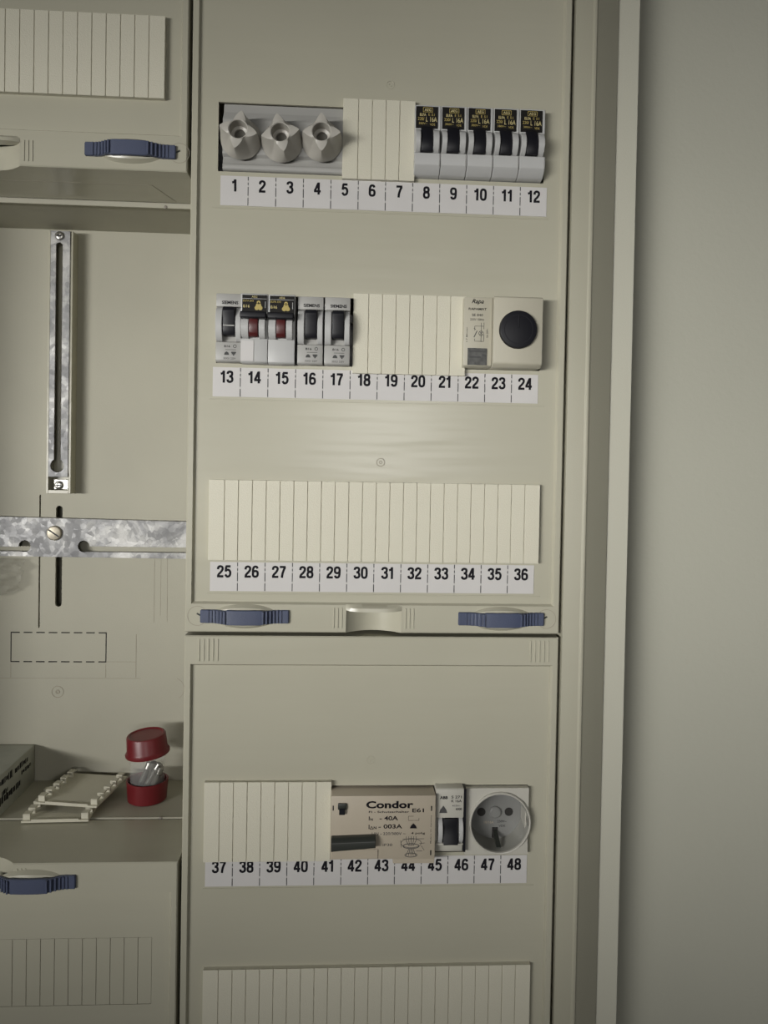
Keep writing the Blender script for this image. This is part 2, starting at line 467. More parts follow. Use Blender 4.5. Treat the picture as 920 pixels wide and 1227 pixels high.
# latches
def latch(t, cx, cz, circle_side):
    h = 4.3
    n = 20; m = 8; R = []
    q = MB()
    V = []
    for i in range(n + 1):
        u = -1 + 2 * i / n; x = cx + 21.5 * u; row = []
        for j in range(m + 1):
            v = -1 + 2 * j / m
            w = 8.0 * math.sqrt(max(0, 1 - u * u)) ** 1.0
            y = -2.45 - 4.6 * (1 - u * u) * math.sqrt(max(0, 1 - v ** 4))
            row.append(q.v((x, y, cz + w * v)))
        V.append(row)
    for i in range(n):
        for j in range(m): q.f([V[i][j], V[i + 1][j], V[i + 1][j + 1], V[i][j + 1]])
    bmesh.ops.remove_doubles(q.bm, verts=q.bm.verts, dist=.01)
    q.build('latch_mound', 'cover', t)
    def yy(x):
        x = abs(x)
        if x < 10.5: return -9.2 - .5 * (1 - (x / 10.5) ** 2)
        if x < 21: 
            k = (x - 10.5) / 10.5; k = k * k * (3 - 2 * k)
            return -9.2 + 4.6 * k
        return -4.6
    st = [-28.6, -28, -24, -21, -18, -16, -14, -12.5, -10.5, -7, -3.5, 0, 3.5, 7, 10.5, 12.5, 14, 16, 18, 21, 24, 28, 28.6]
    R = []
    for x in st:
        e = .5 if abs(x) > 28.3 else 0
        w = h + (.5 if abs(x) < 10.6 else 0) - e
        R.append([(cx + x, yy(x) + 2.1, cz - w), (cx + x, yy(x) + .4 + e, cz - w), (cx + x, yy(x) + e, cz - w + .4), (cx + x, yy(x) + e, cz + w - .4), (cx + x, yy(x) + .4 + e, cz + w), (cx + x, yy(x) + 2.1, cz + w)])
    l = MB().rings(R).build('latch', 'blue', t, label='blue sliding latch', ang=25)
    for sg in (-1, 1):
        q = MB()
        for k in range(6):
            x = sg * (12.2 + 2.25 * k); y = yy(x)
            hh = 1.25 - .13 * k
            q.box(cx + x - .62, cx + x + .62, y - hh, y + .5, cz - h + .2, cz + h - .2)
        q.build('grip_rib', 'blue', l, bevel=.15, kind='stuff')
    # lock circle with its pointer
    if circle_side:
        ccx = cx + circle_side * 30.6
        MB().ring(ccx, cz, 6.3, .35, -2.5, .12, n=40).build('lock_ring', 'score', t)  # raised ring; the darker brown paints the shade of a groove
        MB().line(ccx - 2.6 * circle_side, cz, ccx + .4 * circle_side, cz + 1.6, 1.0, -2.5, .3).build('lock_pointer', 'lever', t)
latch(upper, -86.8, -266.3, -1)
latch(upper, 81.6, -266.8, 1)
latch(lefttop, -163.4, 31.4, 1)
latch(leftlow, -221.2, -439.3, 0)

# bold condensed numerals drawn as strokes (mm, 4.4 wide, 7.8 high)
def smooth(P, closed=False, n=6):
    out = []; m = len(P)
    for i in range(m if closed else m - 1):
        g = lambda k: Vector(P[k % m]) if closed else Vector(P[max(0, min(m - 1, k))])
        p0, p1, p2, p3 = g(i - 1), g(i), g(i + 1), g(i + 2)
        for k in range(n):
            t = k / n
            out.append(.5 * ((2 * p1) + (p2 - p0) * t + (2 * p0 - 5 * p1 + 4 * p2 - p3) * t * t + (3 * p1 - p0 - 3 * p2 + p3) * t ** 3))
    if not closed: out.append(Vector(P[-1]))
    return out
def lower_loop(x=2.2, z=2.45, a=1.55, b=1.85): return smooth([(x + a * math.cos(t * PI / 4) * (1.0 if t % 2 == 0 else 1.09), z + b * math.sin(t * PI / 4) * (1.0 if t % 2 == 0 else 1.09)) for t in range(8)], True)
V2 = lambda L: [Vector(p) for p in L]
DIG = {
 '0': [(smooth([(2.2, 7.2), (3.45, 6.5), (3.75, 3.9), (3.45, 1.3), (2.2, .6), (.95, 1.3), (.65, 3.9), (.95, 6.5)], True), True)],
 '1': [(V2([(2.75, 0), (2.75, 7.8)]), False), (V2([(.75, 5.75), (2.1, 6.1), (2.6, 7.3)]), False)],
 '2': [(smooth([(.7, 5.2), (.95, 6.6), (2.2, 7.2), (3.45, 6.6), (3.6, 5.2), (2.6, 3.5), (1.2, 2.0), (.75, .7)]), False), (V2([(.1, .62), (4.25, .62)]), False)],
 '3': [(smooth([(.7, 5.7), (1.0, 6.8), (2.2, 7.2), (3.4, 6.7), (3.5, 5.3), (2.9, 4.4), (1.8, 4.15)]), False), (smooth([(1.8, 4.15), (3.1, 3.9), (3.75, 2.5), (3.4, 1.1), (2.2, .6), (1.0, 1.0), (.65, 2.2)]), False)],
 '4': [(V2([(3.0, 0), (3.0, 7.8)]), False), (V2([(2.75, 7.3), (.55, 2.3)]), False), (V2([(0, 2.15), (4.35, 2.15)]), False)],
 '5': [(V2([(.75, 7.18), (3.95, 7.18)]), False), (V2([(1.15, 7.2), (.85, 3.7)]), False), (smooth([(.85, 4.0), (1.5, 4.75), (2.7, 4.85), (3.7, 3.6), (3.65, 1.8), (2.9, .75), (1.6, .6), (.6, 1.9)]), False)],
 '6': [(lower_loop(), True), (smooth([(3.6, 5.9), (3.2, 6.9), (2.2, 7.2), (1.2, 6.7), (.75, 5.2), (.65, 2.6)]), False)],
 '7': [(V2([(.2, 7.15), (4.15, 7.15)]), False), (smooth([(3.75, 7.0), (2.7, 4.8), (2.0, 2.4), (1.75, 0)]), False)],
 '8': [(lower_loop(z=2.3, b=1.72), True), (lower_loop(z=5.75, a=1.38, b=1.48), True)],
 '9': [([Vector((4.4 - p.x, 7.8 - p.y)) for p in lower_loop()], True), (smooth([(.8, 1.9), (1.2, .9), (2.2, .6), (3.2, 1.1), (3.65, 2.6), (3.75, 5.2)]), False)],
}
NUM = {}
def numeral(s, cx, z0, y, parent):
    if s not in NUM:
        q = MB(); adv = {'1': 3.5}
        tot = sum(adv.get(c, 4.4) for c in s) + .45 * (len(s) - 1); x = -tot / 2; hw = .74
        for c in s:
            ox = x - (.55 if c == '1' else 0)
            for n_, (P, cl) in enumerate(DIG[c]):
                m = len(P); R = []
                for i in range(m):
                    a = P[(i - 1) % m] if (cl or i > 0) else P[i]; b = P[(i + 1) % m] if (cl or i < m - 1) else P[i]
                    d = (b - a); d.normalize(); nn = Vector((-d.y, d.x)) * hw
                    l, r = P[i] + nn, P[i] - nn; h = .05 + .004 * n_
                    R.append([(ox + l.x, 0, l.y), (ox + r.x, 0, r.y), (ox + r.x, -h, r.y), (ox + l.x, -h, l.y)])
                q.rings(R, closed=cl)
            x += adv.get(c, 4.4) + .45
        NUM[s] = q.mesh('numeral', MAT['ink'], (0, 0, 0), smooth=False)
    o = link('numeral', NUM[s], parent)
    o.location = (Vector((cx, y, z0)) - ORG[parent]) * .001
    return o

# number labels
def number_row(t, first, xo, zb, ytop=None):
    for k in range(12):
        x0 = (k - 6) * MCOL + xo; x1 = x0 + MCOL
        c = MB().box(x0 + .08, x1 - .08, -.35, 0, zb, zb + 19).build('number_label', 'label', t, smooth=False)
        s = str(first + k); cx = (x0 + x1) / 2 + .2
        numeral(s, cx, zb + 9.0, -.35, c)
        if k < 11:
            q = MB()
            for a, b in ((0.3, 5.2), (6.6, 12.2), (13.4, 15.0), (16.4, 18.8)): q.box(x1 - .28, x1 + .28, -.42, -.33, zb + a, zb + b)
            q.build('perforation_mark', 'tick', c, smooth=False)
number_row(upper, 1, 0, 0)
number_row(upper, 13, -3.17, -123.6)
number_row(upper, 25, -3.18, -250.37)
number_row(lower, 37, -3.72, -445.2)
# little moulded rosettes on the field
for t, x, z in ((upper, 0, -164.5), (upper, 2, 82), (lower, -3, -362)):
    q = MB(); q.ring(x, z, 2.6, .5, 0, .25, n=20); q.ring(x, z, .9, .5, 0, .2, n=14)
    q.build('moulded_rosette', 'cover' if t is lower or z > 0 else 'score', t)
# scratched lower edge of the label pocket
for t, z in ((upper, -1.4), (upper, -125.2), (upper, -252), (lower, -446.6)):
    MB().box(-112, 108, -.35, 0, z - .5, z + .2).build('label_ledge', 'cover', t, bevel=.12)
# closed knock-out slats, lower left
MB().box(-359.5, -143.8, .75, 3, -523.4, -477.8).build('knock_out_back', 'inner', leftlow)
for k in range(24):
    x = -358.7 + k * 8.93
    MB().box(x + .14, x + 8.79, .0, .75, -522.6, -478.6).build('knock_out_slat', 'cover', leftlow, bevel=.15)

# ------------------------------------------------------------------ blank strips
SEG = {}
def blank(label, x0, n, z0, z1, group=None):
    P_ = 8.93; W = n * P_ + 2.6
    t = thing('blank_strip', label, 'blanking strip', (x0 + W / 2, 0, z0), group)
    MB().box(x0 + .2, x0 + W - .2, -3.3, -.05, z0 + .2, z1 - .2).build('backing', 'blank', t)
    h = round(z1 - z0, 1)
    for k in range(n):
        a = x0 + (0 if k == 0 else 1.3 + k * P_); b = x0 + (W if k == n - 1 else 1.3 + (k + 1) * P_)
        key = (round(b - a, 2), h)
        if key not in SEG:
            SEG[key] = MB().box(-(b - a) / 2 + .17, (b - a) / 2 - .17, -.8, 0, 0, h).mesh('segment', MAT['blank'], (0, 0, 0), bevel=.22)
        o = link('segment', SEG[key], t)
        o.location = (Vector(((a + b) / 2, -3.2, z0)) - ORG[t]) * .001
    return t
blank('short cream blanking strip in the top row above numbers 5 to 7', -28.6, 5, 18.8, 70.4)
blank('eight-slat cream blanking strip in the second row between breakers and timer', -19.8, 8, -106.9, -54.9)
blank('full-width cream blanking strip above numbers 25 to 36', -111, 24, -229.8, -177.6)
blank('nine-slat cream blanking strip above numbers 37 to 41, left of the residual current switch', -111.4, 9, -427.3, -374.8)
blank('full-width cream blanking strip cut off by the bottom edge of the photo', -110.6, 24, -550.6, -498.5)
blank('cream ribbed blanking strip in the top left cover', -359.2, 24, 65.1, 117.2)

# ------------------------------------------------------------------ fuse holder
fz = 43.8
fu = thing('fuse_holder', 'grey three-pole fuse holder with three ceramic screw caps above numbers 1 to 4', 'fuse holder', (-66, 34, fz))
MB().px([(34, 22.2), (-1.5, 22.2), (-2.6, 23), (-2.8, 25.4), (-1.6, 26.4), (-.6, 30.6), (-3.4, 32), (-3.4, 54), (.6, 60), (1.4, 65.8), (34, 65.8)], -105.4, -27.4).build('body', 'fuse', fu, bevel=.3, label='grey body')
def cap(cx, cz, rotd):
    n = 96; R = []
    a0 = math.radians(rotd)
    def dist(a): return abs((((a - a0) / (PI / 2) + .5) % 1) - .5) * 2
    def star(a):
        return 6.4 + 5.9 * (1 - dist(a)) ** 1.5
    def rim(t_):
        return 13.0 - 13.0 * 0
    L = 12
    R.append([(cx + 11.8 * math.cos(2 * PI * k / n), -3, cz + 11.8 * math.sin(2 * PI * k / n)) for k in range(n)])
    for i in range(L + 1):
        t_ = i / L; y = -4.5 - 15.0 * t_
        ring = []
        for k in range(n):
            a = 2 * PI * k / n
            rb = 13.1 - 1.0 * t_ * t_
            s = t_ ** 1.25
            c = 1 - dist(a)
            # flats bite deeper towards the front; ridges stay near the rim
            r = rb - (rb - star(a)) * (s ** (0.6 + .5 * c))
            if t_ > .9: r -= .35 * (t_ - .9) * 10
            ring.append((cx + r * math.cos(a), y, cz + r * math.sin(a)))
        R.append(ring)
    for r, y in ((6.1, -20.0), (5.6, -19.6), (5.3, -11.5), (3.6, -10.8), (3.4, -8.5)):
        R.append([(cx + r * math.cos(2 * PI * k / n), y, cz + r * math.sin(2 * PI * k / n)) for k in range(n)])
    c = MB().rings(R).build('screw_cap', 'cap', fu, ang=28)
    MB().ly(cx, cz, [(3.3, -8.4), (3.2, -9.4), (1.8, -9.8)], 20).build('sight_glass', 'glass', c)
cap(-93.4, 41.0, -10); cap(-67.3, 40.2, 12); cap(-41.6, 41.6, 1)

# ------------------------------------------------------------------ circuit breakers, top row
def breaker_dark(i):
    x0, x1 = 17.9, 34.6
    zc = 43.8
    t = thing('circuit_breaker', '', 'circuit breaker', (26.3, 34, zc), 'black-plated breakers above numbers 8 to 12')
    MB().px([(34, 22), (0, 22), (-4.5, 22.8), (-10, 27.4), (-10, 35.0), (-6.5, 35.4), (-6.5, 49.5), (-8, 50.4), (-8, 66.2), (34, 66.2)], x0, x1).build('body', 'breaker', t, bevel=.35)
    for a, b in ((x0 + .3, x0 + 3.6), (x1 - 5.0, x1 - 1.2)):
        n = 10
        pr = [(-6, 35.2), (-6, 50.2)] + [(-9 - 5.2 * math.sin(PI * k / n) ** .7, 50.2 - 15 * k / n) for k in range(n + 1)]
        MB().px(pr, a, b).build('toggle_cheek', 'breaker', t, bevel=.3)
    MB().px([(-6, 35.4), (-6, 52.2), (-8.9, 52.4), (-10.4, 50.5), (-12.6, 44), (-12.8, 39.5), (-11.6, 35.4)], x0 + 3.9, x1 - 5.2).build('toggle', 'black', t, bevel=.5, seg=2, label='black toggle')
    p = MB().box(x0 + .5, x0 + 14.8, -8.5, -8, 51.2, 65.2).build('name_plate', 'plate', t, bevel=.1, label='black name plate')
    y = -8.5
    q = MB(); 
    for a in ((5.2, 61.6, 11.2, 61.6), (5.2, 64.4, 11.2, 64.4), (5.2, 61.6, 5.2, 64.4), (11.2, 61.6, 11.2, 64.4)): q.line(x0 + a[0], a[1], x0 + a[2], a[3], .28, y)
    q.build('printed_box', 'gold', p)
    text('lettering', 'AEG', x0 + 6, x0 + 10.4, 62.1, 63.9, y, 'palegold', p, bold=.25)
    text('lettering', 'ELFA', x0 + 3, x0 + 7.2, 59.0, 60.8, y, 'palegold', p, bold=.3)
    text('lettering', 'E 51', x0 + 8.6, x0 + 12.6, 59.2, 60.8, y, 'gold', p, bold=.1)
    text('lettering', '220/', x0 + 1.8, x0 + 6.0, 56.2, 58.2, y, 'gold', p, bold=.15)
    text('lettering', 'L 16A', x0 + 7.0, x0 + 14.2, 55.4, 58.6, y, 'palegold', p, bold=.12)
    text('lettering', '380V~', x0 + 2.4, x0 + 8, 53.6, 55.0, y, 'gold', p, bold=.1)
    text('lettering', 'VDE', x0 + 9.6, x0 + 13, 53.0, 54.4, y, 'gold', p, bold=.1)
    MB().box(x1 - 1.0, x1 - .7, -10.15, -9.9, 26.4, 34.8).build('moulded_groove', 'fuse', t)
    return t
b0 = breaker_dark(0)
b0['label'] = 'white breaker with black name plate, touching the short cream strip in the top row'
names = ['second black-plated breaker from the short cream strip in the top row', 'white breaker with black plate in the middle of the top row five',
         'black-plated white breaker next to the last one in the top row', 'last white breaker with black plate, at the right end of the top row']
for k in range(1, 5):
    dup(b0, (26.3 + 17.05 * k, 34, 43.8 + .08 * k), names[k - 1])

# ------------------------------------------------------------------ grey breakers, second row
def breaker_grey():
    x0, x1 = -107.2, -90.8; zc = -79.5
    t = thing('circuit_breaker', '', 'circuit breaker', (-99.4, 34, zc), 'grey breakers with black toggles in the second row')
    MB().px([(34, -102), (-7.2, -102), (-8.2, -101), (-8.2, -89.5), (-5, -88.8), (-5, -67.5), (-8.2, -66.8), (-8.2, -58.6), (34, -58.4)], x0, x1).build('body', 'bgrey', t, bevel=.4, seg=2)
    n = 12
    pr = [(-4.5, -89), (-4.5, -67.5)] + [(-8.0 - 4.6 * math.sin(PI * k / n) ** .6, -67.5 - 21.5 * k / n) for k in range(n + 1)]
    for a, b in ((x0 + .2, x0 + 4.4), (x1 - 3.6, x1 - .2)):
        MB().px(pr, a, b).build('toggle_cheek', 'breaker', t, bevel=.3)
    MB().px([(-4, -85.6), (-4, -67), (-9.6, -67), (-13.5, -68.2), (-14.2, -70.5), (-12.3, -76), (-12.6, -82), (-11.4, -85.4)], x0 + 4.9, x1 - 4.0).build('toggle', 'black', t, bevel=.5, seg=2, label='black toggle')
    MB().box(x0 + 5.1, x1 - 4.2, -12.75, -12.3, -79.9, -79.2).build('toggle_highlight', 'fuse', t)  # grey bar painting a highlight onto the black toggle
    y = -8.2
    text('lettering', 'SIEMENS', x0 + 3.6, x1 - 2.4, -65.3, -63.2, y, 'ink', t, bold=.3)
    text('lettering', 'I', x1 - 2.9, x1 - 2.6, -68.4, -66.9, y - .1, 'tick', t, bold=.1)
    text('lettering', 'B16', x0 + 5.4, x0 + 9.2, -92.8, -91.4, y, 'ink', t, bold=.15)
    q = MB(); q.ring(x0 + 12.2, -92.0, .95, .35, y, n=18)
    q.line(x0 + 6.2, -94.3, x0 + 12.9, -94.3, .3, y)
    q.line(x0 + 9.9, -96.0, x0 + 13, -96.0, .9, y); q.line(x0 + 10.3, -96.8, x0 + 12.6, -96.8, .8, y); q.line(x0 + 11, -97.6, x0 + 11.9, -97.6, .8, y)
    q.py([(x0 + 5.4, -97.6), (x0 + 8.6, -97.6), (x0 + 8.2, -96.2), (x0 + 7, -95.4), (x0 + 5.8, -96.2)], y - .06, y)
    q.build('printed_symbol', 'tick', t)
    text('lettering', '5SX21 220V', x0 + 5, x0 + 12.9, -100.4, -99.2, y, 'tick', t, bold=.05)
    return t
g0 = breaker_grey()
g0['label'] = 'grey breaker with glossy black toggle above number 13, first in the second row'
g1 = dup(g0, (-99.4 + 51.9, 34, -79.9), 'grey breaker with black toggle above number 16, right of the red-toggled pair')
g2 = dup(g0, (-99.4 + 69.2, 34, -79.9), 'grey breaker with black toggle above number 17, beside the cream strip')

for g in (g1, g2):
    for ch in list(g.children):
        if ch.name.startswith('toggle_highlight'): bpy.data.objects.remove(ch)

def breaker_red():
    x0, x1 = -91.1, -74.2; zc = -79.5
    t = thing('circuit_breaker', '', 'circuit breaker', (-82.6, 34, zc), 'breakers with red toggles in the second row')
    MB().px([(34, -102.4), (-8.5, -102.6), (-10, -101.6), (-10, -87.2), (-7, -86.8), (-7, -74), (-11.6, -73), (-11.6, -59.2), (-10.8, -58.6), (34, -58.4)], x0, x1).build('body', 'breaker', t, bevel=.35, seg=2)
    n = 12
    pr = [(-6.5, -87), (-6.5, -72)] + [(-8.4 - 5.0 * math.sin(PI * k / n) ** .6, -72 - 15 * k / n) for k in range(n + 1)]
    for a, b in ((x0 + .3, x0 + 5.0), (x1 - 5.4, x1 - 1.4)):
        MB().px(pr, a, b).build('toggle_cheek', 'breaker', t, bevel=.3)
    MB().px([(-6, -86), (-6, -74), (-13.2, -74.6), (-14.0, -79), (-12.8, -84), (-11, -86)], x0 + 5.3, x1 - 5.9).build('toggle', 'red', t, bevel=.5, seg=2, label='dark red toggle')
    MB().box(x0 + .1, x1 - .3, -17.5, -9, -75.2, -71.0).build('toggle_bar', 'black', t, bevel=.9, seg=3, label='black handle bar')
    p = MB().box(x0 + .9, x1 - .5, -12.2, -11.6, -70.6, -59.8).build('name_plate', 'plate', t, bevel=.1, label='black name plate')
    y = -12.2
    text('lettering', 'AEG', x0 + 6.8, x0 + 10.4, -61.6, -60.4, y, 'palegold', p, bold=.25)
    text('lettering', 'ELFA E41', x0 + 1.5, x0 + 8.0, -64.2, -62.9, y, 'gold', p, bold=.15)
    text('lettering', 'B16', x0 + 1.6, x0 + 5.7, -67.9, -66.0, y, 'palegold', p, bold=.3)
    q = MB(); q.line(x0 + 1, -62.2, x1 - .6, -62.2, .25, y); q.line(x1 - 1.5, -63.8, x1 - 1.5, -68, .35, y)
    q.build('printed_line', 'breaker', p)
    q = MB(); q.ring(x0 + 11.2, -64.5, .75, .8, y, n=14); q.py(circ(x0 + 11.2, -66.5, 1.7, 16), y - .06, y); q.py(circ(x0 + 10.1, -68.0, 1.4, 16), y - .07, y); q.py(circ(x0 + 12.3, -68.0, 1.4, 16), y - .08, y)
    q.build('printed_symbol', 'gold', p)
    return t
r0 = breaker_red()
r0['label'] = 'breaker with dark red toggle above number 14, split lower face'
r1 = dup(r0, (-82.6 + 17.3, 34, -79.7), 'breaker with dark red toggle above number 15, plain lower face')
MB().box(-83.0, -82.6, -10.15, -9.9, -101.6, -88).build('moulded_groove', 'bgrey', r0)
MB().box(-91.0, -82.9, -10.25, -9.9, -101.4, -88.4).build('label_card', 'label', r0, bevel=.1)

# ------------------------------------------------------------------ staircase timer
tm = thing('staircase_timer', 'beige staircase timer with large round black knob above numbers 22 to 24', 'timer', (77, 34, -79))
MB().px([(34, -101.6), (-7, -101.6), (-10, -100.6), (-10, -56.6), (34, -56.6)], 51.9, 70.3).build('label_body', 'timer', tm, bevel=.4, seg=2)
MB().px([(34, -101.8), (-10.5, -101.8), (-14, -99.8), (-14.5, -98.8), (-14.5, -57.2), (-13.2, -56.2), (34, -56.4)], 70.5, 102.4).build('knob_body', 'timer', tm, bevel=.5, seg=2)
kb = MB().ly(86.1, -77.8, [(12.2, -14.3), (12.2, -16.4), (11.8, -17.2), (11.2, -17.4)], 56).build('knob', 'black', tm, label='round black knob')
MB().box(85.6, 86.6, -17.7, -17.3, -77, -68.5).build('pointer', 'black', kb, bevel=.15)
MB().ring(86.1, -77.8, 9.2, .4, -17.35, .15, n=40).build('knob_ring', 'black', kb)
y = -10
text('lettering', 'Rapa', 56.8, 64.6, -61.4, -57.8, y, 'ink', tm, bold=.15, ital=.35)
text('lettering', 'RAPAMAT', 54.8, 66.6, -64.9, -63.4, y, 'ink', tm, bold=.18)
text('lettering', 'SE 840', 57, 64.2, -68.8, -67.2, y, 'tick', tm, bold=.1)
text('lettering', '220V 50Hz', 55.8, 65, -71.6, -70.2, y, 'tick', tm, bold=.08)
text('lettering', '10A 250V~', 66.6, 67.8, -82.5, -76.5, y, 'tick', tm, bold=.1, rotq=1)
text('lettering', '1-7 Minuten', 53.4, 54.4, -85.5, -76, y, 'tick', tm, bold=.05, rotq=1)
q = MB()
for l in ((59, -75.2, 65, -75.2), (59, -75.2, 59, -78), (65, -72.8, 65, -77), (63.2, -73, 63.2, -85.4), (59, -83.4, 59, -85), (59, -85, 65, -85), (65, -80.5, 65, -85), (58.4, -76.6, 59.6, -77.4)): q.line(*l, .28, y)
q.line(58.6, -82.4, 60.6, -78.2, .55, y); q.ring(63.2, -79.8, 1.5, .3, y, n=18); q.line(62.1, -78.7, 64.3, -80.9, .25, y); q.line(62.1, -80.9, 64.3, -78.7, .25, y)
q.build('circuit_diagram', 'tick', tm)
w = MB().box(54.6, 67.4, -10.3, -9.5, -100.4, -89.4).build('window', 'window', tm, bevel=.15, label='dark smoked window')
MB().box(55.4, 66.6, -10.5, -10.2, -91.8, -91.2).box(56, 63, -10.5, -10.2, -95.6, -94.9).box(64, 66, -10.5, -10.2, -94.4, -93.2).build('window_scale', 'tick', w)

# ------------------------------------------------------------------ residual current switch
rc = thing('residual_current_switch', 'wide beige residual current switch with dark lever and printed black lettering', 'safety switch', (6, 34, -401))
MB().box(-28.6, 39.2, -13, 34, -421.6, -380.2).build('body', 'rcd', rc, bevel=.4, seg=2)
MB().box(12, 39, -13, -8, -424.6, -421.4).build('lower_lip', 'rcd', rc, bevel=.3)
MB().box(-27.6, 2.2, -13.6, -12.6, -421.0, -414.9).build('lever_step', 'rcd', rc, bevel=.25)
MB().rings([[(x, yf + 5.5, z0), (x, yf, z0 + .8), (x, yf - .3, z1 - 2.5), (x, yf + 2.2, z1), (x, yf + 5.5, z1)] for x, yf, z0, z1 in ((-28.2, -18.6, -414.6, -405.8), (0.4, -18.2, -412.6, -405.0))]).build('lever', 'lever', rc, bevel=.3, label='dark lever')
tb = MB().box(-24.2, -18.4, -14.6, -12.8, -388.8, -384.6).build('test_button', 'lever', rc, bevel=.6, seg=2, label='dark test button')
MB().box(-23.4, -19.6, -15.4, -14.2, -391.6, -387.6).build('button_tongue', 'black', tb, bevel=.3)
y = -13
text('lettering', 'Condor', -6.0, 24.6, -388.4, -383.6, y, 'ink', rc, bold=.35)
text('lettering', 'FI - Schutzschalter', -4.2, 22.0, -391.3, -390.0, y, 'ink', rc, bold=.15)
text('lettering', 'E61', 24.0, 31.6, -391.1, -388.5, y, 'ink', rc, bold=.2)
text('lettering', 'I', -4.2, -3.6, -396.2, -393.6, y, 'ink', rc, bold=.3)
text('lettering', 'N', -3.1, -1.5, -396.4, -394.8, y, 'ink', rc, bold=.3)
text('lettering', '- 40A', 2.8, 14.8, -396.2, -393.4, y, 'ink', rc, bold=.22)
text('lettering', 'I', -4.2, -3.6, -401.8, -399.0, y, 'ink', rc, bold=.3)
q = MB()
for l in ((-3.2, -401.9, -2.2, -400.1), (-2.2, -400.1, -1.2, -401.9), (-3.2, -401.9, -1.2, -401.9)): q.line(*l, .35, y)
text('lettering', 'N', -.9, .9, -401.9, -400.2, y, 'ink', rc, bold=.3)
text('lettering', '- 003A', 2.2, 17.6, -401.6, -398.8, y, 'ink', rc, bold=.22)
text('lettering', 'UN - 220/380V ~', -2.0, 20.0, -405.8, -404.0, y, 'tick', rc, bold=.1)
text('lettering', '4 polig', 23.5, 32.5, -405.8, -404.0, y, 'ink', rc, bold=.1)
text('lettering', 'IP30', 5.2, 11.4, -413.0, -411.4, y, 'tick', rc, bold=.1)
text('lettering', 'Made in W. Germany', 36.0, 36.9, -411.5, -393.0, y, 'tick', rc, bold=.1, rotq=1)
for x, z in ((36.5, -388.6), (36.5, -417.6), (-27.2, -388)): q.line(x, z - 1.6, x, z + 1.6, .8, y)
for a in ((21.6, -396.4, 25, -396.4), (21.6, -393.6, 25, -393.6), (21.6, -396.4, 21.6, -393.6), (25.2, -396.4, 28.4, -396.4), (28.4, -396.4, 28.4, -394.8)): q.line(*a, .2, y)
q.py([(22.6, -401.6), (27.2, -401.6), (26.6, -400), (24.9, -398.2), (23.2, -400)], y - .06, y)
q.build('printed_symbol', 'ink', rc)
q = MB()
for rr, zc in ((1, -414.6), ): pass
def oval(cx, cz, a, b, w):
    n = 26
    for k in range(n):
        t0, t1 = 2 * PI * k / n, 2 * PI * (k + 1) / n
        q.line(cx + a * math.cos(t0), cz + b * math.sin(t0), cx + a * math.cos(t1), cz + b * math.sin(t1), w, y)
oval(23.6, -411.2, 6.6, 3.0, .3); oval(23.6, -413.2, 5.2, 1.6, .45); oval(23.6, -419.0, 4.0, 1.3, .4)
for k in range(5):
    x = 20.4 + 1.6 * k
    q.line(x, -406.8, x, -409.6, .3, y); q.line(x, -409.6, 22.2 + .7 * k, -413, .35, y); q.line(22.2 + .7 * k, -415, x, -419.5, .35, y)
for l in ((18, -408.6, 32, -408.4), (29, -411.4, 32.4, -411.2), (30.2, -413, 32.2, -416), (16.8, -409.4, 17.2, -414), (27, -416.4, 31, -416.4)): q.line(*l, .28, y)
q.build('circuit_diagram', 'tick', rc)

# ------------------------------------------------------------------ breaker beside it
ab = thing('circuit_breaker', 'slim white breaker with wide black rocker between residual current switch and socket', 'circuit breaker', (49.5, 34, -400))
MB().px([(34, -420.6), (-5.6, -420.6), (-6.4, -418.8), (-6.4, -415.6), (-8.8, -414.8), (-8.8, -414), (-5.6, -413.2), (-5.6, -397.6), (-8.8, -396.8), (-8.8, -378.6), (-7.8, -377.6), (34, -377.6)], 39.9, 58.2).build('body', 'sock', ab, bevel=.3, seg=2)
for a, b in ((41.5, 44.4), (55.2, 57.9)):
    n = 12
    MB().px([(-5, -414.2), (-5, -396.8)] + [(-7.6 - 4.6 * math.sin(PI * k / n) ** .6, -396.8 - 17.4 * k / n) for k in range(n + 1)], a, b).build('toggle_cheek', 'breaker', ab, bevel=.3)
MB().px([(-4, -413.6), (-4, -397.2), (-9.6, -397.2), (-9.4, -402), (-10.2, -408), (-12.4, -412.8), (-11.6, -413.6)], 44.9, 54.6).build('toggle', 'black', ab, bevel=.4, seg=2, label='black rocker')
y = -8.8
text('lettering', 'ABB', 42.4, 47.6, -384.4, -382.4, y, 'ink', ab, bold=.4)
text('lettering', 'S 271', 50.0, 56.8, -384.0, -382.2, y, 'ink', ab, bold=.15)
text('lettering', 'K 16A', 50.0, 56.8, -386.6, -384.8, y, 'ink', ab, bold=.15)
text('lettering', '415V~', 50.6, 56.0, -389.4, -388.2, y, 'tick', ab, bold=.15)
text('lettering', '6000', 53.0, 57.0, -391.8, -390.2, y, 'ink', ab, bold=.25)
q = MB(); q.py([(42.2, -393.6), (47.4, -393.6), (46.9, -391.6), (44.8, -388.6), (42.7, -391.6)], y - .06, y); q.build('printed_symbol', 'tick', ab)
MB().box(58.3, 59.9, -8.6, 30, -419.6, -378).build('gap_shade', 'black', ab, label='black strip painting the gap shade')  # black box put in the gap before the socket to paint its shade

